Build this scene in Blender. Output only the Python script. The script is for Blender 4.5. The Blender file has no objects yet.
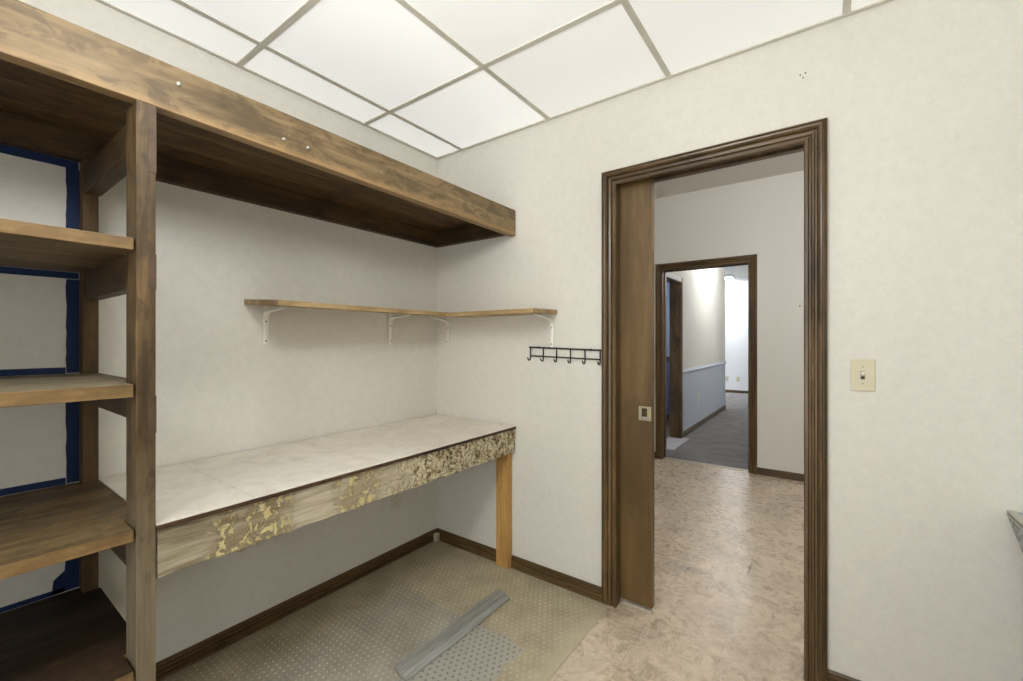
import bpy, bmesh, math, random
from mathutils import Vector, Matrix, noise
random.seed(7)
S = bpy.context.scene
COL = S.collection
WORLD = {}

# ------------------------------------------------------------------ materials
def srgb(r, g, b):
    f = lambda c: (c/255/12.92) if c/255 <= .04045 else ((c/255+.055)/1.055)**2.4
    return (f(r), f(g), f(b), 1)

class NT:
    def __init__(s, name):
        s.m = bpy.data.materials.new(name); s.m.use_nodes = True
        s.t = s.m.node_tree; s.t.nodes.clear()
        s.out = s.n('ShaderNodeOutputMaterial'); s.b = s.n('ShaderNodeBsdfPrincipled')
        s.l(s.b.outputs[0], s.out.inputs[0])
    def n(s, t, **k):
        x = s.t.nodes.new(t)
        for a, v in k.items(): setattr(x, a, v)
        return x
    def l(s, a, b): s.t.links.new(a, b)
    def set(s, node, **k):
        for a, v in k.items(): node.inputs[a.replace('_', ' ')].default_value = v
    def coord(s, scale=(1,1,1), loc=(0,0,0), geo=False):
        if geo: src = s.n('ShaderNodeNewGeometry').outputs['Position']
        else: src = s.n('ShaderNodeTexCoord').outputs['Object']
        mp = s.n('ShaderNodeMapping'); mp.inputs['Scale'].default_value = scale; mp.inputs['Location'].default_value = loc
        s.l(src, mp.inputs[0]); return mp.outputs[0]
    def noise(s, vec, scale, detail=4, rough=.55, dist=0):
        x = s.n('ShaderNodeTexNoise'); x.inputs['Scale'].default_value = scale
        x.inputs['Detail'].default_value = detail; x.inputs['Roughness'].default_value = rough
        x.inputs['Distortion'].default_value = dist; s.l(vec, x.inputs['Vector']); return x.outputs['Fac']
    def voro(s, vec, scale, feature='F1', out='Distance', rand=1):
        x = s.n('ShaderNodeTexVoronoi', feature=feature); x.inputs['Scale'].default_value = scale
        x.inputs['Randomness'].default_value = rand; s.l(vec, x.inputs['Vector']); return x.outputs[out]
    def ramp(s, fac, stops, interp='LINEAR'):
        x = s.n('ShaderNodeValToRGB'); cr = x.color_ramp; cr.interpolation = interp
        while len(cr.elements) < len(stops): cr.elements.new(.5)
        for e, (p, c) in zip(cr.elements, stops):
            e.position = p; e.color = c if len(c) == 4 else (*c, 1)
        s.l(fac, x.inputs[0]); return x.outputs[0]
    def mask(s, fac, a, b):
        x = s.n('ShaderNodeMapRange'); x.inputs[1].default_value = a; x.inputs[2].default_value = b
        s.l(fac, x.inputs[0]); return x.outputs[0]
    def mix(s, fac, a, b, blend='MIX'):
        x = s.n('ShaderNodeMix', data_type='RGBA', blend_type=blend)
        for v, i in ((fac, 0), (a, 6), (b, 7)):
            if hasattr(v, 'is_output'): s.l(v, x.inputs[i])
            else: x.inputs[i].default_value = v
        return x.outputs[2]
    def math(s, op, a, b=0.0):
        x = s.n('ShaderNodeMath', operation=op)
        for v, i in ((a, 0), (b, 1)):
            if hasattr(v, 'is_output'): s.l(v, x.inputs[i])
            else: x.inputs[i].default_value = v
        return x.outputs[0]
    def bump(s, h, strength=.3, dist=.002):
        x = s.n('ShaderNodeBump'); x.inputs['Strength'].default_value = strength; x.inputs['Distance'].default_value = dist
        s.l(h, x.inputs['Height']); s.l(x.outputs[0], s.b.inputs['Normal'])
    def base(s, c, rough=.5, spec=.5, metal=0):
        if hasattr(c, 'is_output'): s.l(c, s.b.inputs['Base Color'])
        else: s.b.inputs['Base Color'].default_value = c
        if hasattr(rough, 'is_output'): s.l(rough, s.b.inputs['Roughness'])
        else: s.b.inputs['Roughness'].default_value = rough
        s.b.inputs['Specular IOR Level'].default_value = spec; s.b.inputs['Metallic'].default_value = metal
        return s.m

def plain(name, c, rough=.5, spec=.5, metal=0, var=.06, vs=9):
    t = NT(name); v = t.coord()
    n = t.noise(v, vs, 3)
    lo = tuple(x*(1-var) for x in c[:3]); hi = tuple(min(1, x*(1+var)) for x in c[:3])
    return t.base(t.ramp(n, [(.3, lo), (.7, hi)]), rough, spec, metal)

def emit(name, c, strength):
    t = NT(name); t.base(c, .5)
    t.b.inputs['Emission Color'].default_value = c; t.b.inputs['Emission Strength'].default_value = strength
    return t.m

def wood(name, dark, mid, light, axis='y', rough=.5, blotch=.5, bl_scale=3.0, fine=1.0, spec=.35, z_tone=None, stain=None):
    t = NT(name)
    i = 'xyz'.index(axis)
    sc = [13, 13, 13]; sc[i] = 1.1
    sf = [90, 90, 90]; sf[i] = 4
    n1 = t.noise(t.coord(sc), 1.0, 5, .6, 1.4)
    n2 = t.noise(t.coord(sf), 1.0, 3, .6, .3)
    h = t.math('ADD', t.math('MULTIPLY', n1, .72), t.math('MULTIPLY', n2, .28*fine))
    c = t.ramp(h, [(.30, dark), (.50, mid), (.68, light)])
    sb = [1.6, 1.6, 1.6]; sb[i] = .8
    b = t.noise(t.coord(sb, (3.1, 1.7, .4)), bl_scale, 4, .6, .6)
    c = t.mix(t.math('MULTIPLY', t.mask(b, .52, .68), .8), c, tuple([*(x*(1-blotch*.6) for x in dark[:3]), 1]))
    s2 = [30, 30, 30]; s2[i] = 13
    b2 = t.noise(t.coord(s2, (1.3, 4.7, 2.2)), 1, 4, .6, .8)
    c = t.mix(t.math('MULTIPLY', t.mask(b2, .50, .575), blotch), c, stain or dark)
    kn = t.voro(t.coord([5 if k != i else 2.2 for k in range(3)], (.7, .3, .9)), 1.0)
    c = t.mix(t.math('MULTIPLY', t.mask(kn, .085, .03), min(1, blotch*1.6)), c, tuple([*(x*.5 for x in dark[:3]), 1]))
    if z_tone:
        z0, z1, wc = z_tone
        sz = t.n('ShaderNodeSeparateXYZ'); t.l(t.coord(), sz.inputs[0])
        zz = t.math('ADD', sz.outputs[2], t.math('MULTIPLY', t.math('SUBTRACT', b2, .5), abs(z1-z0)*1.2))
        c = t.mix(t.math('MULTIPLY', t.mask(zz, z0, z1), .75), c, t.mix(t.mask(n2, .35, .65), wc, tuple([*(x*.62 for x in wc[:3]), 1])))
    t.bump(h, .25, .0015)
    return t.base(c, rough, spec)

def wallcover(name, c, amp=.05, bumpy=.3):
    t = NT(name)
    a = t.noise(t.coord((420, 420, 45), geo=True), 1, 2)
    b = t.noise(t.coord((50, 50, 420), geo=True), 1, 2)
    w = t.math('MULTIPLY', t.math('ADD', a, b), .5)
    s1 = t.noise(t.coord(geo=True), 26, 5, .7)
    st = t.noise(t.coord(geo=True), 1.7, 4, .6)
    f = t.math('ADD', t.math('ADD', t.math('MULTIPLY', w, .45), t.math('MULTIPLY', s1, .35)), t.math('MULTIPLY', st, .2))
    lo = tuple(x*(1-amp*2.2) for x in c[:3]); hi = tuple(min(1, x*(1+amp)) for x in c[:3])
    col = t.ramp(f, [(.36, lo), (.62, hi)])
    t.bump(w, bumpy, .001)
    return t.base(col, .75, .25)

M = {}
M['wallcover'] = wallcover('linen_wallcovering', srgb(221, 218, 209))
M['hall_paint'] = wallcover('hall_paint', srgb(215, 213, 207), .012, .08)
M['blue_wainscot'] = wallcover('blue_wallcovering', srgb(192, 199, 212), .03, .2)
M['far_paint'] = wallcover('white_paint', srgb(232, 233, 232), .012, .05)
M['blue_paint'] = wallcover('blue_room_paint', srgb(150, 165, 195), .012, .05)
M['tile'] = None
def ceiling_tile():
    t = NT('ceiling_tile'); v = t.coord(geo=True)
    n = t.noise(v, 160, 3, .7)
    n2 = t.noise(v, 2.2, 3)
    c = t.ramp(t.math('ADD', t.math('MULTIPLY', n, .6), t.math('MULTIPLY', n2, .4)), [(.35, srgb(226, 224, 217)), (.65, srgb(238, 237, 232))])
    t.bump(n, .25, .001)
    return t.base(c, .85, .2)
M['tile'] = ceiling_tile()
M['grid'] = plain('grid_enamel', srgb(214, 211, 200), .5, .4)
def vinyl():
    t = NT('stone_look_vinyl')
    v = t.coord(geo=True)
    # warp
    nz = t.n('ShaderNodeTexNoise'); nz.inputs['Scale'].default_value = 7; nz.inputs['Detail'].default_value = 6; t.l(v, nz.inputs['Vector'])
    vm = t.n('ShaderNodeVectorMath', operation='MULTIPLY_ADD'); vm.inputs[1].default_value = (.20, .20, .20)
    t.l(nz.outputs['Color'], vm.inputs[0]); t.l(v, vm.inputs[2]); wv = vm.outputs[0]
    cell = t.voro(wv, 9, 'F1', 'Color')
    sep = t.n('ShaderNodeSeparateColor'); t.l(cell, sep.inputs[0])
    n1 = t.noise(wv, 5, 6, .65, .5)
    n2 = t.noise(wv, 26, 5, .65, .5)
    f = t.math('ADD', t.math('ADD', t.math('MULTIPLY', sep.outputs[0], .14), t.math('MULTIPLY', n1, .5)), t.math('MULTIPLY', n2, .36))
    c = t.ramp(f, [(.34, srgb(162, 147, 127)), (.46, srgb(186, 169, 147)), (.56, srgb(200, 183, 161)), (.68, srgb(212, 197, 177))])
    rg = t.math('ABSOLUTE', t.math('SUBTRACT', t.noise(wv, 11, 5, .7, .8), .5))
    c = t.mix(t.math('MULTIPLY', t.math('MULTIPLY', t.mask(rg, .035, .004), t.mask(n2, .42, .62)), .75), c, srgb(226, 216, 202))
    rk = t.math('ABSOLUTE', t.math('SUBTRACT', t.noise(wv, 8, 5, .7, .8), .47))
    c = t.mix(t.math('MULTIPLY', t.math('MULTIPLY', t.mask(rk, .03, .004), t.mask(n1, .56, .42)), .35), c, srgb(140, 124, 104))
    g = t.noise(v, 3.2, 4, .6)
    c = t.mix(t.math('MULTIPLY', t.mask(g, .50, .64), .40), c, srgb(160, 149, 131))
    # 12 inch tile joints
    sx = t.n('ShaderNodeSeparateXYZ'); t.l(v, sx.inputs[0])
    def joint(o, off):
        m = t.math('MODULO', t.math('ADD', o, off), .3048)
        return t.math('LESS_THAN', m, .0022)
    j = t.math('MAXIMUM', joint(sx.outputs[0], 3.048-1.657+.3048), t.math('MULTIPLY', joint(sx.outputs[1], 6.096-.06), .4))
    c = t.mix(t.math('MULTIPLY', j, .45), c, srgb(110, 95, 80))
    # dark scuffs: one on a joint and one smudge
    def spot(x, y, rx, ry):
        d = t.n('ShaderNodeVectorMath', operation='SUBTRACT'); d.inputs[1].default_value = (x, y, 0); t.l(v, d.inputs[0])
        k = t.n('ShaderNodeVectorMath', operation='MULTIPLY'); k.inputs[1].default_value = (1/rx, 1/ry, 0); t.l(d.outputs[0], k.inputs[0])
        q = t.n('ShaderNodeVectorMath', operation='LENGTH'); t.l(k.outputs[0], q.inputs[0]); return t.mask(q.outputs['Value'], 1, .3)
    c = t.mix(t.math('MULTIPLY', spot(1.659, .74, .006, .09), .8), c, srgb(45, 40, 36))
    c = t.mix(t.math('MULTIPLY', t.math('MULTIPLY', spot(1.385, .55, .10, .07), n2), .75), c, srgb(80, 80, 78))
    c = t.mix(t.math('MULTIPLY', spot(1.385, .55, .012, .035), .6), c, srgb(45, 45, 45))
    t.bump(f, .12, .001)
    return t.base(c, t.mask(n2, -.2, 2.2), .5)
M['vinyl'] = vinyl()
def carpet():
    t = NT('grey_carpet'); v = t.coord(geo=True)
    n = t.noise(v, 230, 3, .7); n2 = t.noise(v, 5, 4)
    c = t.ramp(t.math('ADD', t.math('MULTIPLY', n, .6), t.math('MULTIPLY', n2, .4)), [(.33, srgb(92, 90, 90)), (.66, srgb(140, 137, 136))])
    t.bump(n, .5, .004)
    return t.base(c, .95, .1)
M['carpet'] = carpet()
W = srgb
M['casing'] = wood('casing_stain_upright', W(56,42,22), W(94,73,44), W(122,97,64), 'z', .30, .25, spec=.5)
M['casing_x'] = wood('casing_stain_level', W(56,42,22), W(94,73,44), W(122,97,64), 'x', .30, .25, spec=.5)
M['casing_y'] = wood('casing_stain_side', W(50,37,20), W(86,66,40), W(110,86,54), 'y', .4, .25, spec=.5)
M['door'] = wood('door_veneer', W(84,63,32), W(106,82,46), W(122,97,58), 'z', .42, .12, 2, .7, spec=.45)
M['post'] = wood('post_wood', W(52,40,23), W(94,74,47), W(132,108,73), 'z', .55, .5, 4, z_tone=(1.0, .62, W(136,124,102)))  # worn grey towards the foot
M['post_block'] = wood('post_block_wood', W(58,44,30), W(86,68,50), W(112,92,70), 'z', .55, .4, 4)
M['post_dark'] = wood('rear_post_wood', W(56,42,22), W(88,67,38), W(112,88,52), 'z', .55, .4, 4)
M['rail'] = wood('rail_wood', W(46,34,18), W(74,56,32), W(98,76,44), 'x', .55, .4)
M['fascia'] = wood('fascia_wood', W(80,65,44), W(124,104,74), W(152,130,95), 'y', .5, .6, 4.5, stain=W(84,70,50), z_tone=(.045, .02, W(172,140,96)))  # lighter tan towards the bottom edge
M['plank'] = wood('deck_plank', W(54,40,23), W(94,71,42), W(126,98,62), 'y', .6, .5)
M['ledger'] = wood('ledger_wood', W(46,34,18), W(74,56,32), W(98,76,44), 'y', .6, .4)
M['ledger_x'] = wood('ledger_end_wood', W(46,34,18), W(74,56,32), W(98,76,44), 'x', .6, .4)
M['shelf'] = wood('shelf_wood', W(66,52,32), W(108,88,58), W(140,119,84), 'y', .55, .5, 3)
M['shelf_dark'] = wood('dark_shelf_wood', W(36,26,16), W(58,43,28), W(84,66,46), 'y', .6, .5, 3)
M['shelf_grey'] = wood('dusty_shelf_wood', W(92,82,64), W(128,116,92), W(150,138,114), 'y', .65, .35, 3)
M['edge'] = wood('shelf_edge_wood', W(92,70,42), W(136,109,70), W(172,145,102), 'y', .5, .35, 5)
M['pine'] = wood('raw_pine', W(160,116,58), W(196,154,92), W(218,180,120), 'z', .5, .2, 4)
M['board'] = wood('shelf_board', W(134,106,68), W(172,146,104), W(194,172,130), 'y', .5, .3)
M['board_x'] = wood('shelf_board_side', W(134,106,68), W(172,146,104), W(194,172,130), 'x', .5, .3)
M['dark_edge'] = wood('desk_edge', W(44,30,20), W(74,52,34), W(102,76,50), 'y', .6, .4)
M['white_metal'] = plain('white_enamel', W(232,230,222), .35, .5, 0, .02)
M['steel'] = plain('bright_steel', W(205,203,196), .28, .5, 1, .03)
M['brass'] = plain('brass', W(196,176,124), .35, .5, 1, .05)
M['dull'] = plain('dull_nickel', W(176,168,140), .4, .5, .8, .06)
M['recess'] = plain('pull_recess', W(70,58,36), .5, .4, .3, .1)
M['iron'] = plain('black_iron', W(38,32,26), .45, .5, .3, .1)
M['ivory'] = plain('ivory_plastic', W(206,200,172), .4, .5, 0, .02)
M['ivory_light'] = plain('toggle_plastic', W(235,232,218), .35, .5, 0, .02)
M['slot'] = plain('slot_dark', W(50,46,38), .6)
M['hole'] = plain('hole_dark', W(60,54,46), .8)
M['tape'] = plain('blue_tape', W(22,42,80), .6, .3, 0, .12, 30)
M['white_plastic'] = plain('white_plastic', W(226,222,210), .4, .5, 0, .02)
M['threshold'] = plain('threshold_strip', W(196,186,168), .35, .5, .2, .05)
M['cement'] = plain('pale_grey_sill', W(168,166,168), .6)
M['plate_beige'] = plain('beige_plate', W(212,208,194), .5, .4, 0, .02)
M['lamp'] = emit('lamp_diffuser', (.985, 1, 1, 1), 37)
for _n, _e in (('panel', .30), ('panel_left', .40)):  # glow added to the ceiling panels, stronger in the left columns
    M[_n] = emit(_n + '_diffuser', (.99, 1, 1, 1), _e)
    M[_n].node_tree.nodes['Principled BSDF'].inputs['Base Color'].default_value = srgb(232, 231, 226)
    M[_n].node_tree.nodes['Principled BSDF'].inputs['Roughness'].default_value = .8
M['lamp_hall'] = emit('unseen_hall_lamp_diffuser', (1, 1, 1, 1), 52)
M['lamp_cool'] = emit('cool_lamp_diffuser', (.95, .975, 1, 1), 50)
M['lamp_far'] = emit('far_lamp_diffuser', (.96, .98, 1, 1), 60)
M['cab_blue'] = plain('blue_laminate', W(96,120,170), .5)
M['cab_dark'] = plain('dark_laminate', W(30,32,40), .5)
def desktop():
    t = NT('desk_laminate'); v = t.coord()
    n = t.noise(v, 5, 6, .65, 1.6); n2 = t.noise(v, 45, 4, .7)
    f = t.math('ADD', t.math('MULTIPLY', n, .7), t.math('MULTIPLY', n2, .3))
    c = t.ramp(f, [(.36, W(214,207,194)), (.5, W(230,224,212)), (.64, W(238,233,223))])
    sx = t.n('ShaderNodeSeparateXYZ'); t.l(v, sx.inputs[0])
    jy = t.math('LESS_THAN', t.math('MODULO', t.math('ADD', sx.outputs[1], 3.3), .457), .003)
    jx = t.math('LESS_THAN', t.math('ABSOLUTE', t.math('ADD', sx.outputs[0], .0)), .0018)
    c = t.mix(t.math('MULTIPLY', t.math('MAXIMUM', jy, jx), .3), c, W(150,138,120))
    return t.base(c, .42, .4)
M['desktop'] = desktop()
def apron():
    t = NT('peeled_board'); v = t.coord()
    sx = t.n('ShaderNodeSeparateXYZ'); t.l(v, sx.inputs[0]); Y = sx.outputs[1]   # local y: -.79 near post, +.79 at back wall
    st = t.noise(t.coord((20, 2.2, 26)), 1, 5, .65, .8)
    fine = t.noise(t.coord((110, 9, 130)), 1, 3, .6)
    g = t.math('ADD', t.math('MULTIPLY', st, .65), t.math('MULTIPLY', fine, .35))
    grey = t.ramp(g, [(.33, W(98,87,68)), (.48, W(142,131,108)), (.62, W(178,168,146))])
    brown = t.ramp(g, [(.33, W(70,52,28)), (.5, W(104,82,48)), (.66, W(136,110,70))])
    pale = t.ramp(g, [(.33, W(146,134,108)), (.5, W(184,173,148)), (.64, W(208,200,180))])
    wob = t.math('MULTIPLY', t.math('SUBTRACT', t.noise(v, 8, 4), .5), .22)
    yy = t.math('ADD', Y, wob)
    c = t.mix(t.mask(yy, -.52, -.36), grey, pale)
    c = t.mix(t.mask(yy, .3, .5), c, brown)
    # glue: scattered blobs at the left, thick crinkled film over brown wood at the right
    nz = t.n('ShaderNodeTexNoise'); nz.inputs['Scale'].default_value = 26; nz.inputs['Detail'].default_value = 4; t.l(v, nz.inputs['Vector'])
    vm = t.n('ShaderNodeVectorMath', operation='MULTIPLY_ADD'); vm.inputs[1].default_value = (.045, .045, .045)
    t.l(nz.outputs['Color'], vm.inputs[0]); t.l(v, vm.inputs[2])
    def zone(a0, a1, b1, b0): return t.math('MULTIPLY', t.mask(yy, a0, a1), t.mask(yy, b0, b1))
    area = t.noise(t.coord((1, .8, 1), (5, 2, 1)), 11, 3)
    blob = t.mask(t.noise(vm.outputs[0], 46, 3, .6, .6), .50, .54)
    left = t.math('MULTIPLY', t.math('MAXIMUM', zone(-.70, -.65, -.47, -.40), zone(-.30, -.25, -.12, -.08)), t.mask(area, .34, .44))
    stain = t.math('MULTIPLY', left, .45)
    c = t.mix(stain, c, W(124,104,66))
    gl = t.math('MULTIPLY', blob, left)
    c = t.mix(t.math('MULTIPLY', gl, .9), c, t.mix(t.noise(v, 60, 3), W(196,176,112), W(222,212,168)))
    fil = t.noise(vm.outputs[0], 34, 5, .68, 1.6)
    film = t.ramp(fil, [(.37, W(78,58,32)), (.44, W(128,104,66)), (.49, W(196,180,136)), (.60, W(232,226,204))])
    right = t.mask(yy, -.10, .10)
    c = t.mix(t.math('MULTIPLY', right, t.mask(area, .25, .40)), c, film)
    h = t.math('ADD', t.math('ADD', gl, t.math('MULTIPLY', t.math('MULTIPLY', fil, 1.6), right)), t.math('MULTIPLY', g, .5))
    t.bump(h, 1.0, .009)
    return t.base(c, .36, .5)
M['apron'] = apron()
def mat_mat(name, nub):
    t = NT(name); v = t.coord(geo=True)
    n = t.noise(v, 6, 5, .6); n2 = t.noise(v, 70, 3, .7)
    f = t.math('ADD', t.math('MULTIPLY', n, .7), t.math('MULTIPLY', n2, .3))
    k = 16 if nub else 0
    c = t.ramp(f, [(.34, W(152+k,142+k,116+k)), (.66, W(180+k,170+k,144+k))])
    g = t.ramp(f, [(.34, W(142+k,136+k,121+k)), (.66, W(172+k,166+k,151+k))])
    sx = t.n('ShaderNodeSeparateXYZ'); t.l(v, sx.inputs[0])
    wob = t.math('MULTIPLY', t.math('SUBTRACT', t.noise(v, 14, 4), .5), .05)
    gx = t.math('MULTIPLY', t.mask(t.math('ADD', sx.outputs[0], wob), .20, .36), t.mask(t.math('ADD', sx.outputs[0], wob), 1.012, .995))
    gy = t.mask(t.math('ADD', sx.outputs[1], wob), -.478, -.492)
    c = t.mix(t.math('MULTIPLY', gx, gy), c, g)
    gd = t.math('MULTIPLY', t.math('MULTIPLY', gx, gy), t.mask(sx.outputs[0], .70, .76))
    c = t.mix(gd, c, W(128,126,116) if nub else W(164,162,150))  # specular look painted in: paler mat and darker nubs on this side
    c = t.mix(t.math('MULTIPLY', t.mask(t.math('ADD', sx.outputs[0], t.math('MULTIPLY', wob, 1.5)), 1.08, 1.18), .5), c, W(190,176,154))
    t.b.inputs['Coat Weight'].default_value = .35; t.b.inputs['Coat Roughness'].default_value = .25
    return t.base(c, .5, .45)
M['mat'] = mat_mat('clear_vinyl_mat', 0); M['nub'] = mat_mat('clear_vinyl_nubs', 1)
def strip():
    t = NT('grey_plank'); v = t.coord((60, 3, 60)); n = t.noise(v, 1, 5, .65, .6)
    n2 = t.noise(t.coord((260, 8, 100)), 1, 3)
    c = t.ramp(t.math('ADD', t.math('MULTIPLY', n, .6), t.math('MULTIPLY', n2, .4)), [(.32, W(108,107,101)), (.5, W(146,145,139)), (.68, W(172,171,165))])
    t.bump(n, .4, .002); return t.base(c, .6, .35)
M['strip'] = strip()
def lam():
    t = NT('mottled_laminate'); v = t.coord(geo=True); n = t.noise(v, 55, 5, .7, .8)
    c = t.ramp(n, [(.36, W(88,88,84)), (.5, W(136,138,136)), (.64, W(184,188,190))]); return t.base(c, .45)
M['laminate'] = lam()
M['lam_top'] = plain('pale_laminate', W(178,186,194), .4, .5, 0, .08, 40)

# ------------------------------------------------------------------ mesh helpers
def new(): return bmesh.new()
def box(bm, a, b, bev=0, mi=0):
    x0, y0, z0 = (min(p, q) for p, q in zip(a, b)); x1, y1, z1 = (max(p, q) for p, q in zip(a, b))
    vs = [bm.verts.new(p) for p in ((x0,y0,z0),(x1,y0,z0),(x1,y1,z0),(x0,y1,z0),(x0,y0,z1),(x1,y0,z1),(x1,y1,z1),(x0,y1,z1))]
    fs = [bm.faces.new([vs[i] for i in f]) for f in ((3,2,1,0),(4,5,6,7),(0,1,5,4),(1,2,6,5),(2,3,7,6),(3,0,4,7))]
    for f in fs: f.material_index = mi
    if bev:
        es = list({e for f in fs for e in f.edges})
        r = bmesh.ops.bevel(bm, geom=es, offset=bev, segments=2, profile=.6, affect='EDGES')
        for f in r['faces']: f.material_index = mi
    return bm
def B(a, b, bev=0): return box(new(), a, b, bev)
def prism(bm, pts, axis, lo, hi, mi=0):
    """pts: 2D outline in the plane of the two other axes, pushed from lo to hi along axis"""
    def p(q, h):
        a, b = q
        return {'x': (h, a, b), 'y': (a, h, b), 'z': (a, b, h)}[axis]
    v0 = [bm.verts.new(p(q, lo)) for q in pts]; v1 = [bm.verts.new(p(q, hi)) for q in pts]
    n = len(pts); fs = [bm.faces.new(v0), bm.faces.new(v1)]
    for i in range(n): fs.append(bm.faces.new((v0[i], v0[(i+1) % n], v1[(i+1) % n], v1[i])))
    for f in fs: f.material_index = mi
    bmesh.ops.recalc_face_normals(bm, faces=fs)
    return bm
def tube(bm, pts, r, seg=8):
    pts = [Vector(p) for p in pts]; rings = []
    for i, p in enumerate(pts):
        d = (pts[min(i+1, len(pts)-1)] - pts[max(i-1, 0)]).normalized()
        a = d.cross(Vector((0,0,1)));  a = a if a.length > .05 else d.cross(Vector((1,0,0)))
        a.normalize(); b = d.cross(a).normalized()
        if rings and a.dot(prev) < 0: a, b = -a, -b
        prev = a
        rings.append([bm.verts.new(p + r*(math.cos(t)*a + math.sin(t)*b)) for t in (2*math.pi*k/seg for k in range(seg))])
    fs = []
    for i in range(len(rings)-1):
        for k in range(seg): fs.append(bm.faces.new((rings[i][k], rings[i][(k+1) % seg], rings[i+1][(k+1) % seg], rings[i+1][k])))
    fs += [bm.faces.new(rings[0]), bm.faces.new(rings[-1])]
    for f in fs: f.smooth = True
    bmesh.ops.recalc_face_normals(bm, faces=fs)
    return bm
def disc(bm, c, axis, r, t0, t1, seg=16, dome=0):
    """round button: axis direction vector; from t0 to t1 along it"""
    c = Vector(c); d = Vector(axis).normalized(); a = d.orthogonal().normalized(); b = d.cross(a)
    prof = [(r, t0), (r, t1)] + ([(r*.7, t1+dome*.6), (r*.3, t1+dome)] if dome else [])
    rings = [[bm.verts.new(c + d*h + rr*(math.cos(q)*a + math.sin(q)*b)) for q in (2*math.pi*k/seg for k in range(seg))] for rr, h in prof]
    fs = []
    for i in range(len(rings)-1):
        for k in range(seg): fs.append(bm.faces.new((rings[i][k], rings[i][(k+1) % seg], rings[i+1][(k+1) % seg], rings[i+1][k])))
    fs += [bm.faces.new(rings[0]), bm.faces.new(rings[-1])]
    bmesh.ops.recalc_face_normals(bm, faces=fs)
    return bm
def obj(name, bm, mats, parent=None, origin=None):
    if not isinstance(mats, (list, tuple)): mats = [mats]
    bm.verts.index_update()
    co = [v.co for v in bm.verts]
    if origin is None:
        lo = [min(c[i] for c in co) for i in range(3)]; hi = [max(c[i] for c in co) for i in range(3)]
        origin = ((lo[0]+hi[0])/2, (lo[1]+hi[1])/2, lo[2])
    o0 = Vector(origin)
    bmesh.ops.translate(bm, verts=bm.verts, vec=-o0)
    me = bpy.data.meshes.new(name); bm.to_mesh(me); bm.free()
    for m in mats: me.materials.append(M[m])
    o = bpy.data.objects.new(name, me); COL.objects.link(o); WORLD[o.name] = o0
    if parent is not None:
        o.parent = parent; o.location = o0 - WORLD[parent.name]
    else: o.location = o0
    return o
def thing(name, label, cat, loc, group=None):
    o = bpy.data.objects.new(name, None); COL.objects.link(o); o.location = loc; WORLD[o.name] = Vector(loc)
    o.empty_display_size = .05
    return tag(o, label, cat, group)
def tag(o, label, cat, group=None):
    o['label'] = label; o['category'] = cat
    if group: o['group'] = group
    return o
def struct(name, bm, mats, parent=None):
    o = obj(name, bm, mats, parent)
    if parent is None: o['kind'] = 'structure'
    return o

CASE = [(0,0),(0,.012),(.004,.016),(.012,.016),(.016,.008),(.020,.008),(.024,.017),(.031,.019),(.034,.010),(.039,.010),(.043,.019),(.050,.024),(.055,.025),(.058,.017),(.061,.017),(.064,.022),(.070,.017),(.070,0)]
BASE = [(0,0),(.016,0),(.016,.016),(.010,.019),(.010,.022),(.015,.024),(.015,.034),(.009,.037),(.009,.040),(.014,.042),(.014,.050),(.008,.053),(.009,.060),(.004,.066),(0,.066)]
def casing(bm, xl, xr, zt, y, sgn, mi_v=0, mi_h=1):
    """mitred door trim on a wall face at y, standing out along sgn*y"""
    st = []
    for f in (lambda w: (xl-w, 0), lambda w: (xl-w, zt+w), lambda w: (xr+w, zt+w), lambda w: (xr+w, 0)):
        st.append([bm.verts.new((f(w)[0], y+sgn*t, f(w)[1])) for w, t in CASE])
    fs = []; n = len(CASE)
    for i, mi in ((0, mi_v), (1, mi_h), (2, mi_v)):
        for k in range(n):
            f = bm.faces.new((st[i][k], st[i][(k+1) % n], st[i+1][(k+1) % n], st[i+1][k])); f.material_index = mi; fs.append(f)
    fs += [bm.faces.new(st[0]), bm.faces.new(st[3])]
    bmesh.ops.recalc_face_normals(bm, faces=fs)
    return bm
def base_x(bm, x0, x1, y, sgn):      # baseboard along X on wall face y
    return prism(bm, [(y+sgn*t, z) for t, z in BASE], 'x', x0, x1)
def base_y(bm, y0, y1, x, sgn):
    return prism(bm, [(x+sgn*t, z) for t, z in BASE], 'y', y0, y1)

FX = .616; PY0, PY1 = -1.622, -1.583
# ------------------------------------------------------------------ the room shell
H, HH = 2.405, 2.77
RX, RY = 3.05, -3.60
bm = new(); box(bm, (-1.7, RY-.1, -.1), (3.5, 2.78, 0)); struct('floor', bm, 'vinyl')
bm = new(); box(bm, (-4.0, 2.78, -.1), (3.5, 11.0, 0)); struct('floor_corridor', bm, 'carpet')
struct('wall_left', B((-.12, RY-.1, 0), (0, 0, H+.1)), 'wallcover')
struct('wall_right', B((RX, RY-.1, 0), (RX+.12, 0, H+.1)), 'wallcover')
bm = new(); box(bm, (0, RY-.1, 0), (.55, RY, H+.1)); box(bm, (2.55, RY-.1, 0), (RX, RY, H+.1)); box(bm, (.55, RY-.1, 2.05), (2.55, RY, H+.1))  # open doorway added behind the camera to let in fill light
struct('wall_front', bm, 'wallcover')
bm = new(); casing(bm, .55, 2.55, 2.05, RY, 1); struct('trim_8', bm, ['casing', 'casing_x'])  # casing round the added doorway
pl = bpy.data.lights.new('added_doorway_portal', 'AREA'); pl.shape = 'RECTANGLE'; pl.size = 2.0; pl.size_y = 2.05; pl.cycles.is_portal = True
po = bpy.data.objects.new('added_doorway_portal', pl); COL.objects.link(po); po.location = (1.55, RY-.05, 1.025); po.rotation_euler = (math.pi/2, 0, 0)
DL, DR, DT = 1.20, 1.932, 2.004
bm = new()
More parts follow.
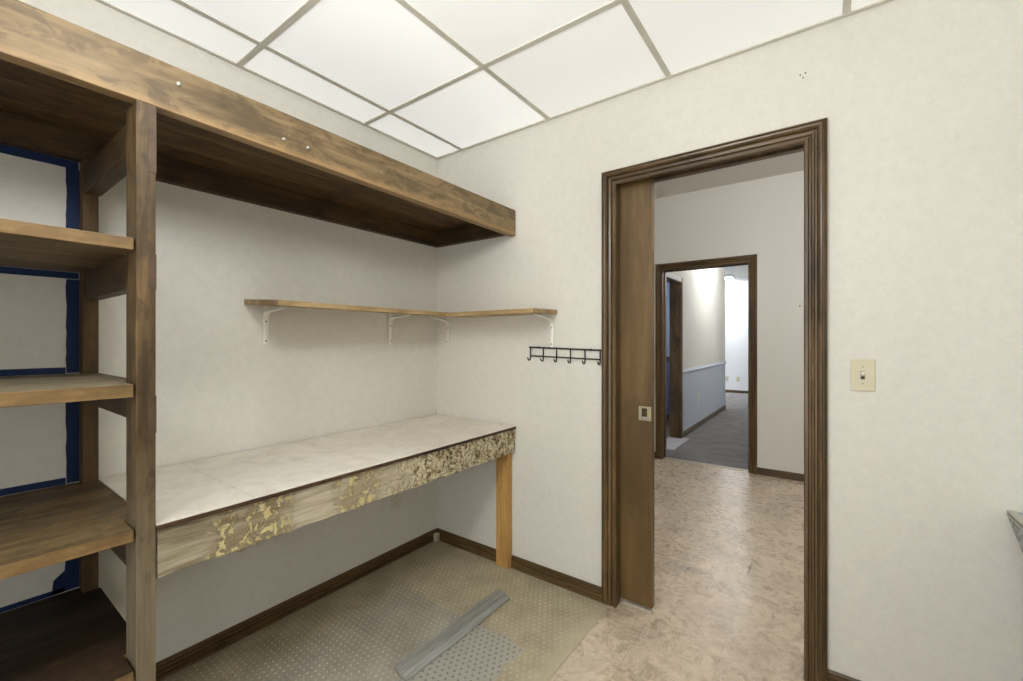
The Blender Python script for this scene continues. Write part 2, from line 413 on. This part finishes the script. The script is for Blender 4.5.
box(bm, (-1.7, 0, 0), (.45, .12, HH)); box(bm, (.45, 0, 0), (DL-.014, .036, DT+.06)); box(bm, (.45, .089, 0), (DL-.014, .12, DT+.06))
box(bm, (DR+.014, 0, 0), (3.5, .12, DT+.06)); box(bm, (.45, 0, DT+.06), (3.5, .12, HH))
o = struct('wall_back', bm, ['wallcover', 'hall_paint'])
for p in o.data.polygons:
    if p.normal.y > .5: p.material_index = 1
# ceiling: 2 x 2 ft lay-in tiles with a T-bar grid
GX = [0, .22, .832, 1.444, 2.056, 2.668, RX]; GY = [0, -.54, -1.15, -1.76, -2.37, -2.98, RY]
bm = new()
for i in range(len(GX)-1):
    for j in range(len(GY)-1):
        if i <= 4 and j <= 2: continue
        box(bm, (GX[i]+.008, GY[j]-.008, H+.004), (GX[i+1]-.008, GY[j+1]+.008, H+.020))
box(bm, (-.12, RY-.1, H+.10), (RX+.12, 0, H+.13))
ceil = struct('ceiling', bm, 'tile')
bm = new()
for i, x in enumerate(GX[1:-1]): box(bm, (x-.012, RY, H), (x+.012, 0, H+.004)); box(bm, (x-.002, RY, H+.004), (x+.002, 0, H+.05))
for y in GY[1:-1]: box(bm, (0, y-.012, H-.0005), (RX, y+.012, H+.004))
box(bm, (0, RY, H-.001), (.018, 0, H+.004)); box(bm, (RX-.018, RY, H-.001), (RX, 0, H+.004))
box(bm, (0, -.018, H-.0015), (RX, 0, H+.004)); box(bm, (0, RY, H-.0015), (RX, RY+.018, H+.004))
struct('tile_grid', bm, 'grid', ceil)
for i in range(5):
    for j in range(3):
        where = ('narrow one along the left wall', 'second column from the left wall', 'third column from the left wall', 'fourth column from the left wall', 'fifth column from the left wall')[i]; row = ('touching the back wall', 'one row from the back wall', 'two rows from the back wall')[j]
        t = thing('ceiling_emitter', f'white ceiling panel with added glow {row}, {where}', 'light panel', ((GX[i]+GX[i+1])/2, (GY[j]+GY[j+1])/2, H+.004), 'lay-in ceiling panels with added glow')
        obj('diffuser', B((GX[i]+.006, GY[j+1]+.006, H+.0042), (GX[i+1]-.006, GY[j]-.006, H+.008)), 'panel' if i > 1 else 'panel_left', t)  # emission added here to brighten the ceiling
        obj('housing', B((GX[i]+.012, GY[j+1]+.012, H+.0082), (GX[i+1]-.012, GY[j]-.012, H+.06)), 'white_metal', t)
# baseboards
bm = new(); base_y(bm, RY, -2.81, 0, 1); base_y(bm, PY1-.005, -.016, 0, 1); struct('baseboard_left', bm, 'casing_y')
bm = new(); base_x(bm, 0, .508, 0, -1); base_x(bm, .592, DL-.070, 0, -1); base_x(bm, DR+.070, RX, 0, -1); struct('baseboard_back', bm, 'casing_x')
bm = new(); base_y(bm, RY, -.016, RX, -1); struct('baseboard_right', bm, 'casing_y')

# door 1: pocket door, its jambs and its trim
bm = new(); casing(bm, DL, DR, 1.987, 0, -1); casing(bm, DL, DR, DT+.004, .12, 1)
tr = struct('trim_1', bm, ['casing', 'casing_x'])
bm = new()
box(bm, (DL-.014, 0, 0), (DL, .037, DT)); box(bm, (DL-.014, .088, 0), (DL, .12, DT))
box(bm, (DR, 0, 0), (DR+.014, .12, DT));
box(bm, (DL-.014, 0, DT), (DR+.014, .037, DT+.014)); box(bm, (DL-.014, .088, DT), (DR+.014, .12, DT+.014)); box(bm, (DL, .037, DT+.012), (DR, .088, DT+.03))
struct('jamb', bm, 'casing', tr)
PX = 1.351
d1 = struct('door_1', B((.53, .045, .022), (PX, .080, DT+.006), .0008), 'door')
bm = new(); box(bm, (1.290, .0405, 0.884), (1.349, .0452, 0.949), .001)
pull = obj('flush_pull', bm, 'dull', d1)
bm = new(); box(bm, (1.305, .0395, 0.894), (1.330, .0412, 0.941)); obj('finger_recess', bm, 'recess', pull)
bm = new(); box(bm, (1.306, .0375, 0.895), (1.329, .0400, 0.902), .001); obj('pull_lip', bm, 'steel', pull)
bm = new(); box(bm, (1.337, .0390, 0.906), (1.345, .0412, 0.929), .001); obj('latch_lever', bm, 'brass', pull)
bm = new(); box(bm, (DL+.018, .034, 0), (PX-.001, .062, .013), .003); tag(obj('door_guide', bm, 'threshold'), 'pale floor guide strip lying under the brown pocket door', 'door guide')

# hall
FY, FW = 2.70, .12
HL, HR, HT = .600, 1.405, 1.995
bm = new()
box(bm, (-1.7, FY, 0), (HL-.014, FY+FW, HH)); box(bm, (HR+.014, FY, 0), (3.5, FY+FW, HH)); box(bm, (HL-.014, FY, HT+.014), (HR+.014, FY+FW, HH))
struct('wall_far', bm, 'hall_paint')
struct('wall_hall_left', B((-1.82, .12, 0), (-1.7, FY, HH)), 'hall_paint')
struct('wall_hall_right', B((3.5, 0, 0), (3.62, FY+FW, HH)), 'hall_paint')
bm = new(); casing(bm, HL, HR, HT, FY, -1); casing(bm, HL, HR, HT, FY+FW, 1)
t2 = struct('trim_2', bm, ['casing', 'casing_x'])
bm = new()
box(bm, (HL-.014, FY, 0), (HL, FY+FW, HT)); box(bm, (HR, FY, 0), (HR+.014, FY+FW, HT)); box(bm, (HL-.014, FY, HT), (HR+.014, FY+FW, HT+.014))
box(bm, (HL, FY+.05, 0), (HL+.011, FY+.085, HT)); box(bm, (HR-.011, FY+.05, 0), (HR, FY+.085, HT)); box(bm, (HL, FY+.05, HT-.011), (HR, FY+.085, HT))
struct('jamb', bm, 'casing', t2)
bm = new(); base_x(bm, -1.7, HL-.07, FY, -1); base_x(bm, HR+.07, 3.5, FY, -1); struct('baseboard_far', bm, 'casing_x')
bm = new(); box(bm, (HL, FY+.03, 0), (HR, FY+.075, .006), .002); struct('trim_3', bm, 'threshold')
struct('ceiling_hall', B((-4.0, .0, HH), (3.5, 11.0, HH+.1)), 'hall_paint')

# corridor with blue dado and a side doorway
CX = .49; SY0, SY1, ST = 3.15, 3.80, 2.00
CE = 6.85
bm = new()
for y0, y1 in ((FY+FW, SY0), (SY1, CE)):
    box(bm, (CX-.12, y0, .84), (CX, y1, HH)); box(bm, (CX-.12, y0, 0), (CX, y1, .84), 0, 1)
box(bm, (CX-.12, SY0, ST+.014), (CX, SY1, HH))
struct('wall_corridor', bm, ['hall_paint', 'blue_wainscot'])
bm = new()
RAIL = [(0,0),(.010,.004),(.014,.018),(.022,.026),(.022,.036),(.012,.044),(.012,.056),(0,.060)]
prism(bm, [(CX+t, .815+z) for t, z in RAIL], 'y', SY1+.07, CE+.02)
struct('trim_4', bm, 'blue_wainscot')
bm = new(); base_y(bm, SY1+.065, CE, CX, 1); struct('baseboard_corridor', bm, 'casing_y')
bm = new()
box(bm, (CX-.135, SY1-.001, 0), (CX+.002, SY1+.014, ST)); box(bm, (CX, SY1+.004, 0), (CX+.016, SY1+.066, ST+.06), .003)
box(bm, (CX-.135, SY0-.014, ST), (CX+.002, SY1+.014, ST+.014), 0)
struct('trim_5', bm, 'casing')
bm = new(); box(bm, (CX, SY0-.06, 0), (CX+.016, SY0, ST+.06), .003); box(bm, (CX, SY0, ST), (CX+.016, SY1, ST+.06), .003)
struct('trim_6', bm, 'far_paint')
bm = new(); box(bm, (CX-.14, SY0, 0), (CX+.10, SY1+.06, .004), .001); struct('trim_7', bm, 'cement')
struct('wall_corridor_right', B((1.55, FY+FW, 0), (1.67, 6.85, HH)), 'hall_paint')
# side room seen as a sliver
struct('wall_side_room', B((-2.2, FY+FW, 0), (-2.08, 6.85, HH)), 'blue_paint')
struct('wall_side_room_end', B((-2.08, 6.73, 0), (CX-.12, 6.85, HH)), 'blue_paint')
# far room
struct('wall_far_room', B((-4, 9.6, 0), (3.5, 9.72, HH)), 'far_paint')
struct('wall_far_room_left', B((-4.12, 6.85, 0), (-4, 9.72, HH)), 'far_paint')
struct('wall_far_room_right', B((3.5, 2.82, 0), (3.62, 9.72, HH)), 'far_paint')
struct('wall_far_room_near', B((-4, 6.73, 0), (-2.2, 6.85, HH)), 'far_paint')
bm = new(); base_x(bm, -4, 3.5, 9.6, -1); struct('baseboard_far_room', bm, 'casing_x')

# ------------------------------------------------------------------ lamps
def globe(loc, r, drop, mat, label, group='unseen opal globe lamps'):  # globes hang out of view, standing in for unknown room lighting
    x, y, z = loc
    t = thing('unseen_lamp', label, 'lamp', loc)
    bm = new(); disc(bm, (x, y, z), (0,0,-1), .06, 0, .02, 24, .01); obj('ceiling_rose', bm, 'white_metal', t)
    bm = new(); tube(bm, [(x, y, z-.02), (x, y, z-drop+r*.9)], .008); obj('stem', bm, 'white_metal', t)
    bm = new(); bmesh.ops.create_uvsphere(bm, u_segments=24, v_segments=16, radius=r, matrix=Matrix.Translation((x, y, z-drop)))
    for f in bm.faces: f.smooth = True
    obj('lamp_shade', bm, mat, t)
globe((1.40, -1.65, H), .12, .34, 'lamp', 'added unseen opal globe lamp hanging nearest the back wall')
globe((1.55, -2.75, H), .12, .27, 'lamp', 'added unseen opal globe lamp hanging towards the front wall')
globe((2.0, .75, HH), .14, .22, 'lamp_hall', 'unseen opal globe lamp hanging in the hall beyond the pocket door')
globe((1.15, 5.3, HH), .14, .20, 'lamp_cool', 'opal globe lamp hanging in the grey carpeted corridor')
globe((-1.2, 4.6, HH), .14, .25, 'lamp_cool', 'unseen opal globe lamp hanging in the blue side room')
def troffer(x, y, label):
    t = thing('ceiling_emitter', label, 'lamp', (x, y, HH))
    bm = new(); box(bm, (x-.62, y-.16, HH-.06), (x+.62, y-.13, HH)); box(bm, (x-.62, y+.13, HH-.06), (x+.62, y+.16, HH)); box(bm, (x-.62, y-.13, HH-.06), (x-.59, y+.13, HH)); box(bm, (x+.59, y-.13, HH-.06), (x+.62, y+.13, HH))
    obj('housing', bm, 'white_metal', t)
    obj('diffuser', B((x-.59, y-.13, HH-.07), (x+.59, y+.13, HH-.02), .006), 'lamp_far', t)
troffer(-.35, 9.15, 'long fluorescent ceiling light in the bright white far room')
troffer(-2.6, 8.1, 'added long fluorescent ceiling light out of sight in the far room')  # added out of sight to brighten the far room in place of daylight

# ------------------------------------------------------------------ overhead shelf along the left wall
OY0, OY1 = -2.80, -.004
t = thing('overhead_shelf', 'brown stained wooden overhead shelf running along the left wall under the ceiling', 'shelf', (.31, -1.4, 1.81))
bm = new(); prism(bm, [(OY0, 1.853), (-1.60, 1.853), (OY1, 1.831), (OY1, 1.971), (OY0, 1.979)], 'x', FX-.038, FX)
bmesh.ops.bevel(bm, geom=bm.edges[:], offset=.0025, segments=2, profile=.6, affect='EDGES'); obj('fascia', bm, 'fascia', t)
for k in range(4):
    x0 = .002 + k*.1435
    obj('deck_plank', B((x0+.0015, OY0, 1.933), (x0+.142, OY1, 1.952), .0015), 'plank', t)
obj('ledger', B((.002, OY0, 1.843), (.040, OY1, 1.932), .0005), 'ledger', t)
obj('end_ledger', B((.041, OY1-.038, 1.841), (FX-.039, OY1, 1.932), .002), 'ledger_x', t)
for y, z in ((-1.535, 1.932), (-1.262, 1.889), (-1.183, 1.890)):
    bm = new(); disc(bm, (FX, y, z), (1, 0, 0), .0055, -.002, .003, 12, .002); obj('screw', bm, 'steel', t)

# ------------------------------------------------------------------ shelving unit
t = thing('shelving_unit', 'tall open brown wooden shelving unit standing against the left wall', 'shelves', (.31, -2.1, 0))
for (y0, y1) in ((PY0, PY1), (-2.80, -2.761)):
    p = obj('front_post', B((.527, y0, 0), (FX, y1, 1.8525), .002), 'post', t)
    if y0 == PY0:
        for z0, z1 in ((1.68, 1.850), (1.385, 1.475), (1.02, 1.115)):
            obj('joint_block', B((FX-.02, y0+.023, z0), (FX+.0015, y1+.001, z1), .001), 'post_block', p)
    obj('rear_post', B((.001, y0-.004, 0), (.055, y1-.006, 1.842), .0005), 'post_dark', t)
    for zt, rh in ((1.819, .087), (1.478, .089), (1.114, .060), (.757, .089), (.408, .089)):
        obj('cross_rail', B((.0555, y0+.0005, zt-rh), (.5265, y1-.0005, zt), .0015), 'rail', t)
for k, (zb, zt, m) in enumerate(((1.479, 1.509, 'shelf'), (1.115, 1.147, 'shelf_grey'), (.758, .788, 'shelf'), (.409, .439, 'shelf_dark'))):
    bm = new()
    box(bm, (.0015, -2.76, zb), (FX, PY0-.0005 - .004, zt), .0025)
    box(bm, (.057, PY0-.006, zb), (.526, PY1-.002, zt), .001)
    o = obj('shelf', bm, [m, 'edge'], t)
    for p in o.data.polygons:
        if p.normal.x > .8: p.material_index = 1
bm = new(); box(bm, (FX-.02, -2.76, .30), (FX-.002, PY0-.001, .408)); 
# blue painter's tape round each bay, stuck on the wall behind the shelves
G = "blue painter's tape strips on the left wall"
def tape(y0, y1, z0, z1, label, jag=0):
    bm = new(); n = 14; pts = []
    up = (z1-z0) > (y1-y0)
    for k in range(n+1):
        f = k/n
        if up: pts.append((y0 + random.uniform(-.0015, .0015) - (jag if f < .18 else 0)*random.uniform(.7, 1), z0+(z1-z0)*f))
        else: pts.append((y0+(y1-y0)*f, z0 + random.uniform(-.0012, .0012)))
    pts += [(y1, z1), (y1, z0)] if up else [(y1, z1), (y0, z1)]
    prism(bm, pts, 'x', -.0005, .0014)
    tag(obj('tape_strip', bm, 'tape'), label, 'tape', G)
tape(-1.657, -1.6262, 1.511, 1.817, 'upright strip of blue tape in the topmost bay beside the rear post')
tape(-1.657, -1.6262, 1.149, 1.455, 'upright strip of blue tape in the second bay from the top beside the rear post')
tape(-1.657, -1.6262, .790, 1.113, 'upright strip of blue tape in the third bay from the top beside the rear post')
tape(-1.660, -1.6262, .441, .756, 'upright strip of blue tape with torn wide foot in the bay below the desk-height shelf', .03)
tape(-2.6, -1.628, 1.818, 1.843, 'level strip of blue tape on the wall just under the overhead shelf')
tape(-2.6, -1.628, 1.457, 1.478, 'level strip of blue tape on the wall just under the highest separate shelf')
tape(-2.6, -1.658, 1.148, 1.168, 'level strip of blue tape on the wall above the dusty grey shelf')
tape(-2.6, -1.658, .789, .810, 'level strip of blue tape on the wall above the desk-height shelf')
tape(-2.6, -1.661, .440, .455, 'level strip of blue tape on the wall above the lowest dark shelf')

# ------------------------------------------------------------------ work desk
t = thing('work_desk', 'built-in desk with white top and peeling wooden front board in the corner', 'desk', (.31, -.79, 0))
DZ = .787
obj('desk_top', B((.008, PY1+.0008, DZ-.006), (FX+.001, -.003, DZ), .0015), 'desktop', t)
obj('top_edge', B((.006, PY1+.0012, DZ-.0175), (FX+.004, -.004, DZ-.0065), .002), 'dark_edge', t)
bm = new(); NY, NZ = 360, 30; y0, y1, z0, z1 = PY1+.004, -.006, .642, DZ-.018
grid = []
for i in range(NY+1):
    row = []
    y = y0 + (y1-y0)*i/NY
    sag = .004*noise.noise(Vector((0, y*9, 3.3))) + .003*noise.noise(Vector((0, y*31, 1.3)))
    rough = max(0, min(1, (y+.75)/.35))
    for j in range(NZ+1):
        f = j/NZ; z = z0+sag*(1-f)*1.6 + (z1-z0-sag*(1-f)*0)*f
        dx = rough*(.009*abs(noise.noise(Vector((7, y*34, z*34)))) + .005*noise.noise(Vector((2, y*80, z*80)))) if 0 < i < NY else 0
        row.append(bm.verts.new((FX-.004+dx, y, z)))
    grid.append(row)
back = [[bm.verts.new((FX-.026, r[0].co.y, r[0].co.z)), bm.verts.new((FX-.026, r[0].co.y, z1))] for r in grid]
fs = []
for i in range(NY):
    for j in range(NZ): fs.append(bm.faces.new((grid[i][j], grid[i+1][j], grid[i+1][j+1], grid[i][j+1])))
    fs.append(bm.faces.new((grid[i][0], back[i][0], back[i+1][0], grid[i+1][0])))
    fs.append(bm.faces.new((grid[i][NZ], grid[i+1][NZ], back[i+1][1], back[i][1])))
    fs.append(bm.faces.new((back[i][0], back[i][1], back[i+1][1], back[i+1][0])))
fs.append(bm.faces.new([*grid[0], back[0][1], back[0][0]])); fs.append(bm.faces.new([*grid[NY], back[NY][1], back[NY][0]]))
bmesh.ops.recalc_face_normals(bm, faces=fs)
for f in fs: f.smooth = True
a = obj('front_board', bm, 'apron', t, origin=(FX-.012, -.79, .642))
obj('leg', B((.508, -.040, 0), (.592, -.002, .771), .002), 'pine', t)
obj('wall_cleat', B((.003, PY1+.02, .67), (.024, -.01, .74), .002), 'ledger', t)

# ------------------------------------------------------------------ corner wall shelves
SZ = 1.404
def sweep(bm, path, p, d, w, th):
    s = Vector((-d.y, d.x, 0)); rings = []
    for i, (a, b) in enumerate(path):
        pa, pb = path[max(i-1, 0)], path[min(i+1, len(path)-1)]
        tx, tz = pb[0]-pa[0], pb[1]-pa[1]; l = math.hypot(tx, tz); nx, nz = tz/l, -tx/l   # towards the room and down
        ww = w*(1 if 0 < i < len(path)-1 else .75)
        c = [bm.verts.new(p + d*(x+.0006) + s*sg*ww + Vector((0, 0, z-.0006))) for x, z, sg in ((a, b, -1), (a, b, 1), (a+nx*th, b+nz*th, 1), (a+nx*th*1.7, b+nz*th*1.7, 0), (a+nx*th, b+nz*th, -1))]
        rings.append(c)
    fs = []
    for i in range(len(rings)-1):
        for k in range(5): fs.append(bm.faces.new((rings[i][k], rings[i][(k+1) % 5], rings[i+1][(k+1) % 5], rings[i+1][k])))
    fs += [bm.faces.new(rings[0]), bm.faces.new(rings[-1])]
    bmesh.ops.recalc_face_normals(bm, faces=fs)
def bracket(parent, p, d, slope):
    """white pressed steel L bracket with a curved brace, p: corner on the wall, d: unit vector out of the wall"""
    d = Vector(d); p = Vector(p); L = .172; A = .168
    path = [(.0015, -L), (.0015, -.058), (.004, -.043), (.012, -.032), (.024, -.026), (.040, -.022 - .04*slope), (A, -.0045 - A*slope)]
    bm = new(); sweep(bm, path, p, d, .0125, .004)
    sweep(bm, [(0, -.07), (0, -.004), (.004, -.0002), (A*.5, -A*.5*slope), (A+.003, -(A+.003)*slope)], p, d, .0115, .0018)
    b = obj('bracket', bm, 'white_metal', parent)
    for h in (-.070, -.155):
        bm = new(); disc(bm, p + d*.0065 + Vector((0, 0, h)), d, .004, -.002, .0018, 10, .001); obj('screw', bm, 'hole', b)
t = thing('wall_shelf', 'long narrow light wooden shelf board on white brackets on the left wall', 'shelf', (.15, -.56, SZ))
t1 = t
bm = new(); prism(bm, [(.0015, 1.409), (.0015, 1.430), (.292, 1.412), (.292, 1.391)], 'y', -1.126, -.004)
o = obj('board', bm, ['board', 'edge'], t)
bracket(t, (.001, -1.040, 1.4085), (1, 0, 0), .062); bracket(t, (.001, -.368, 1.4085), (1, 0, 0), .062)
t = thing('wall_shelf', 'shorter light wooden shelf board on white brackets on the back wall beside the corner', 'shelf', (.58, -.12, SZ))
obj('board', prism(new(), [(-.0015, 1.392), (-.0015, 1.413), (-.228, 1.408), (-.228, 1.387)], 'x', .2935, .878), 'board_x', t)
bracket(t1, (.103, -.001, 1.4015), (0, -1, 0), 0); bracket(t, (.848, -.001, 1.3915), (0, -1, 0), .022)

# ------------------------------------------------------------------ hook rack
t = thing('hook_rack', 'black wire rack with six coat hooks on the back wall beside the door', 'coat hooks', (.92, 0, 1.14))
HX0, HX1, tilt = .716, 1.118, -.011
zt = lambda x, z: z + tilt*(x-HX0)/(HX1-HX0)
bm = new(); tube(bm, [(HX0-.006, -.009, zt(HX0-.006, 1.219)), (HX1+.006, -.009, zt(HX1+.006, 1.219))], .0040); obj('top_rod', bm, 'iron', t)
bm = new(); tube(bm, [(HX0, -.0085, zt(HX0, 1.174)), (HX1, -.0085, zt(HX1, 1.174))], .0032); obj('lower_rod', bm, 'iron', t)
for k in range(6):
    x = HX0 + (HX1-HX0)*k/5; z = zt(x, 0)
    pts = [(x, -.006, 1.219+z), (x, -.006, 1.166+z), (x, -.008, 1.156+z), (x, -.014, 1.150+z), (x, -.022, 1.150+z), (x, -.030, 1.156+z), (x, -.034, 1.164+z)]
    bm = new(); tube(bm, pts, .0034); obj('hook', bm, 'iron', t)
for x in (HX0+.05, HX1-.05):
    bm = new(); disc(bm, (x, 0, zt(x, 1.219)), (0, -1, 0), .006, -.0005, .008, 12); obj('standoff', bm, 'iron', t)

# ------------------------------------------------------------------ wall plates and small marks
t = thing('light_switch', 'ivory toggle light switch on the wall right of the pocket doorway', 'light switch', (2.102, 0, 1.08))
bm = new(); box(bm, (2.068, -.006, 1.079), (2.135, 0, 1.190), .0025); pl = obj('plate', bm, 'ivory', t)
bm = new(); box(bm, (2.0955, -.0068, 1.120), (2.1070, -.0055, 1.149)); obj('toggle_slot', bm, 'slot', t)
bm = new(); prism(bm, [(-.006, 1.130), (-.018, 1.138), (-.019, 1.146), (-.015, 1.148), (-.006, 1.142)], 'x', 2.0965, 2.106); obj('toggle', bm, 'ivory_light', t)
for z in (1.1635, 1.1055):
    bm = new(); disc(bm, (2.1015, -.006, z), (0, -1, 0), .0034, -.001, .0012, 12); obj('screw', bm, 'dull', t)
def outlet(c, d, label, mat='ivory'):
    d = Vector(d); s = Vector((-d.y, d.x, 0)); c = Vector(c)
    def bx(bm, u0, u1, z0, z1, h0, h1, bev=0):
        a = c + s*u0 + d*h0 + Vector((0,0,z0)); b = c + s*u1 + d*h1 + Vector((0,0,z1)); return box(bm, a, b, bev)
    t = thing('wall_outlet', label, 'outlet', c)
    obj('plate', bx(new(), -.035, .035, 0, .115, .0, .006, .002), mat, t)
    for z in (.020, .066):
        r = obj('receptacle', bx(new(), -.017, .017, z, z+.029, .0055, .0075, .0008), mat, t)
        for u in (-.0075, .0055):
            obj('slot', bx(new(), u, u+.002, z+.012, z+.022, .007, .0079), 'slot', r)
        obj('slot', bx(new(), -.002, .002, z+.004, z+.009, .007, .0079), 'slot', r)
outlet((0, -.325, .288), (1, 0, 0), 'ivory wall outlet half hidden below the front board of the desk', 'plate_beige')
t = thing('phone_jack', 'small ivory phone jack box at the foot of the corner under the desk', 'phone jack', (.028, -.032, .002))
obj('cover', B((.0165, -.047, .004), (.040, -.0165, .048), .003), 'ivory', t)
obj('socket', B((.0398, -.037, .016), (.0406, -.027, .026)), 'slot', t)
bm = new(); disc(bm, (.0405, -.032, .037), (1, 0, 0), .003, -.001, .0008, 10); obj('screw', bm, 'dull', t)
outlet((.055, 9.6, .27), (0, -1, 0), 'left one of two small plates on the far white wall', 'ivory')
outlet((.30, 9.6, .275), (0, -1, 0), 'right one of two small plates on the far white wall', 'ivory')
outlet((CX, 4.75, .36), (1, 0, 0), 'small outlet on the pale blue lower wall of the corridor', 'white_plastic')
G = 'nail holes in the wall above the door'
for x, z, l in ((1.920, 2.247, 'left hole of three dark nail holes above the doorway'), (1.936, 2.249, 'right hole of three dark nail holes above the doorway'), (1.929, 2.234, 'lowest hole of three dark nail holes above the doorway')):
    bm = new(); disc(bm, (x, 0, z), (0, -1, 0), .0028, -.001, .0006, 10); tag(obj('nail_hole', bm, 'hole'), l, 'nail hole', G)
bm = new(); disc(bm, (1.809, FY, 1.565), (0, -1, 0), .006, 0, .006, 12, .002); tag(obj('wall_screw', bm, 'hole'), 'small screw left in the plain hall wall', 'screw')
t = thing('strike_plate', 'small brass catch on hall wall at edge of far door trim', 'catch', (.50, FY, .83))
obj('plate', B((.492, FY-.022, .845), (.520, FY+.0005, .905), .002), 'brass', t)
obj('knob', disc(new(), (.506, FY-.022, .875), (0, -1, 0), .007, 0, .006, 12, .003), 'brass', t)
t = thing('storage_cabinet', 'blue cabinet with dark top glimpsed through the corridor side doorway', 'cabinet', (-.45, 4.8, 0))
obj('body', B((-.9, 4.5, .10), (.0, 5.1, .92), .004), 'cab_blue', t)
obj('top', B((-.92, 4.48, .92), (.02, 5.12, 1.0), .004), 'cab_dark', t)
obj('plinth', B((-.88, 4.52, 0), (-.02, 5.08, .10)), 'cab_dark', t)

# ------------------------------------------------------------------ floor mat, loose plank
MX, MY0 = 1.172, -2.6
bm = new(); box(bm, (.0165, MY0, .0003), (MX, -.0185, .003), .001)
stp = .0275
nx = int((MX-.05)/stp); ny = int(2.0/stp)
for i in range(nx):
    for j in range(ny):
        x = .035 + stp*(i + (.5 if j % 2 else 0)); y = -.035 - stp*.86*j
        if x > MX-.012: continue
        if .498 < x < .604 and y > -.055: continue
        if x > .52 and x < .62 and y < -1.58: continue
        r, h = .0058, .0034; r2, h2 = .0036, .0052
        q = [2*math.pi*k/8 for k in range(8)]
        a = [bm.verts.new((x+r*math.cos(k), y+r*math.sin(k), .0029)) for k in q]
        b = [bm.verts.new((x+r2*math.cos(k), y+r2*math.sin(k), h2)) for k in q]
        for k in range(8): f = bm.faces.new((a[k], a[(k+1) % 8], b[(k+1) % 8], b[k])); f.material_index = 1
        f = bm.faces.new(b); f.material_index = 1
# the desk leg stands through a notch: cut by leaving the mat's edge behind it
o = obj('floor_mat', bm, ['mat', 'nub']); tag(o, 'studded clear vinyl floor mat lying on the floor below the desk', 'floor mat')
# curled grey plank strip
a = Vector((.706, -.872, 0)); b = Vector((.7235, -.262, 0)); ax = (b-a); L = ax.length; ax.normalize(); sd = Vector((ax.y, -ax.x, 0))
bm = new(); N = 44; rows = []
for i in range(N+1):
    f = i/N; row = []
    cut = lambda u: 0
    for (u, z) in ((-.046, .0035), (-.046, .010), (-.030, .0145), (-.004, .0165), (.009, .0160), (.012, .0075), (.016, .0125), (.026, .0130), (.034, .0115), (.042, .0120), (.048, .0090), (.048, .0035)):
        wv = .003*noise.noise(Vector((f*6, u*30, 0)))
        ff = f
        ext = (.035*(.046-u)/.09 if i == N else 0) - (.02*(1 if u > .002 else -.2) if i == 0 else 0)
        p = a + ax*(L*ff + ext*(.7)) + sd*(u + wv + .004*math.sin(f*5))
        lift = .004 + .004*math.sin(f*math.pi)*abs(noise.noise(Vector((f*4, 0, 2))))
        row.append(bm.verts.new((p.x, p.y, z + lift - .0015 + (.004*f if z > .004 else 0))))
    rows.append(row)
n = len(rows[0]); fs = []
for i in range(N):
    for k in range(n): fs.append(bm.faces.new((rows[i][k], rows[i][(k+1) % n], rows[i+1][(k+1) % n], rows[i+1][k])))
fs += [bm.faces.new(rows[0]), bm.faces.new(rows[-1])]
bmesh.ops.recalc_face_normals(bm, faces=fs)
tag(obj('plank_strip', bm, 'strip'), 'loose weathered grey plank strip lying across the studded floor mat', 'plank')

# ------------------------------------------------------------------ counter by the right wall
KX, KZ = 2.460, .742
t = thing('counter', 'grey mottled laminate counter with metal edge poking in at the right edge', 'counter', (2.75, -1.2, 0))
obj('counter_top', B((KX, -2.4, KZ-.03), (RX-.002, -.003, KZ), .002), 'lam_top', t)
bm = new(); prism(bm, [(-.003, KZ-.006), (-.003, KZ-.020), (-.134, .655), (-.62, .40), (-2.4, .40), (-2.4, KZ-.006)], 'x', KX-.018, KX-.0005); obj('front_panel', bm, 'laminate', t)
bm = new(); box(bm, (KX-.020, -2.4, KZ-.004), (KX-.001, -.003, KZ+.002), .001); box(bm, (KX-.0215, -2.4, KZ-.014), (KX-.019, -.003, KZ-.009), .0005); obj('edge_strip', bm, 'steel', t)
obj('side_panel', B((KX+.03, -2.4, 0), (RX-.02, -2.37, KZ-.031)), 'laminate', t)
obj('side_panel', B((KX+.03, -1.0, 0), (RX-.02, -.97, KZ-.031)), 'laminate', t)

# ------------------------------------------------------------------ camera, world, view
cam = bpy.data.cameras.new('camera'); co = bpy.data.objects.new('camera', cam); COL.objects.link(co)
cam.sensor_width = 36; cam.lens = 432/1023*36; cam.clip_start = .02
co.location = (1.998, -1.940, 1.255); co.rotation_euler = (math.pi/2, 0, math.radians(36.06))
S.camera = co
w = bpy.data.worlds.new('world'); S.world = w; w.use_nodes = True
w.node_tree.nodes['Background'].inputs[0].default_value = (.98, 1, 1, 1); w.node_tree.nodes['Background'].inputs[1].default_value = 2.3
S.view_settings.view_transform = 'Standard'; S.view_settings.look = 'None'; S.view_settings.gamma = 1; S.view_settings.exposure = 0.22
S.view_settings.use_curve_mapping = False
S.cycles.max_bounces = 12; S.cycles.diffuse_bounces = 7
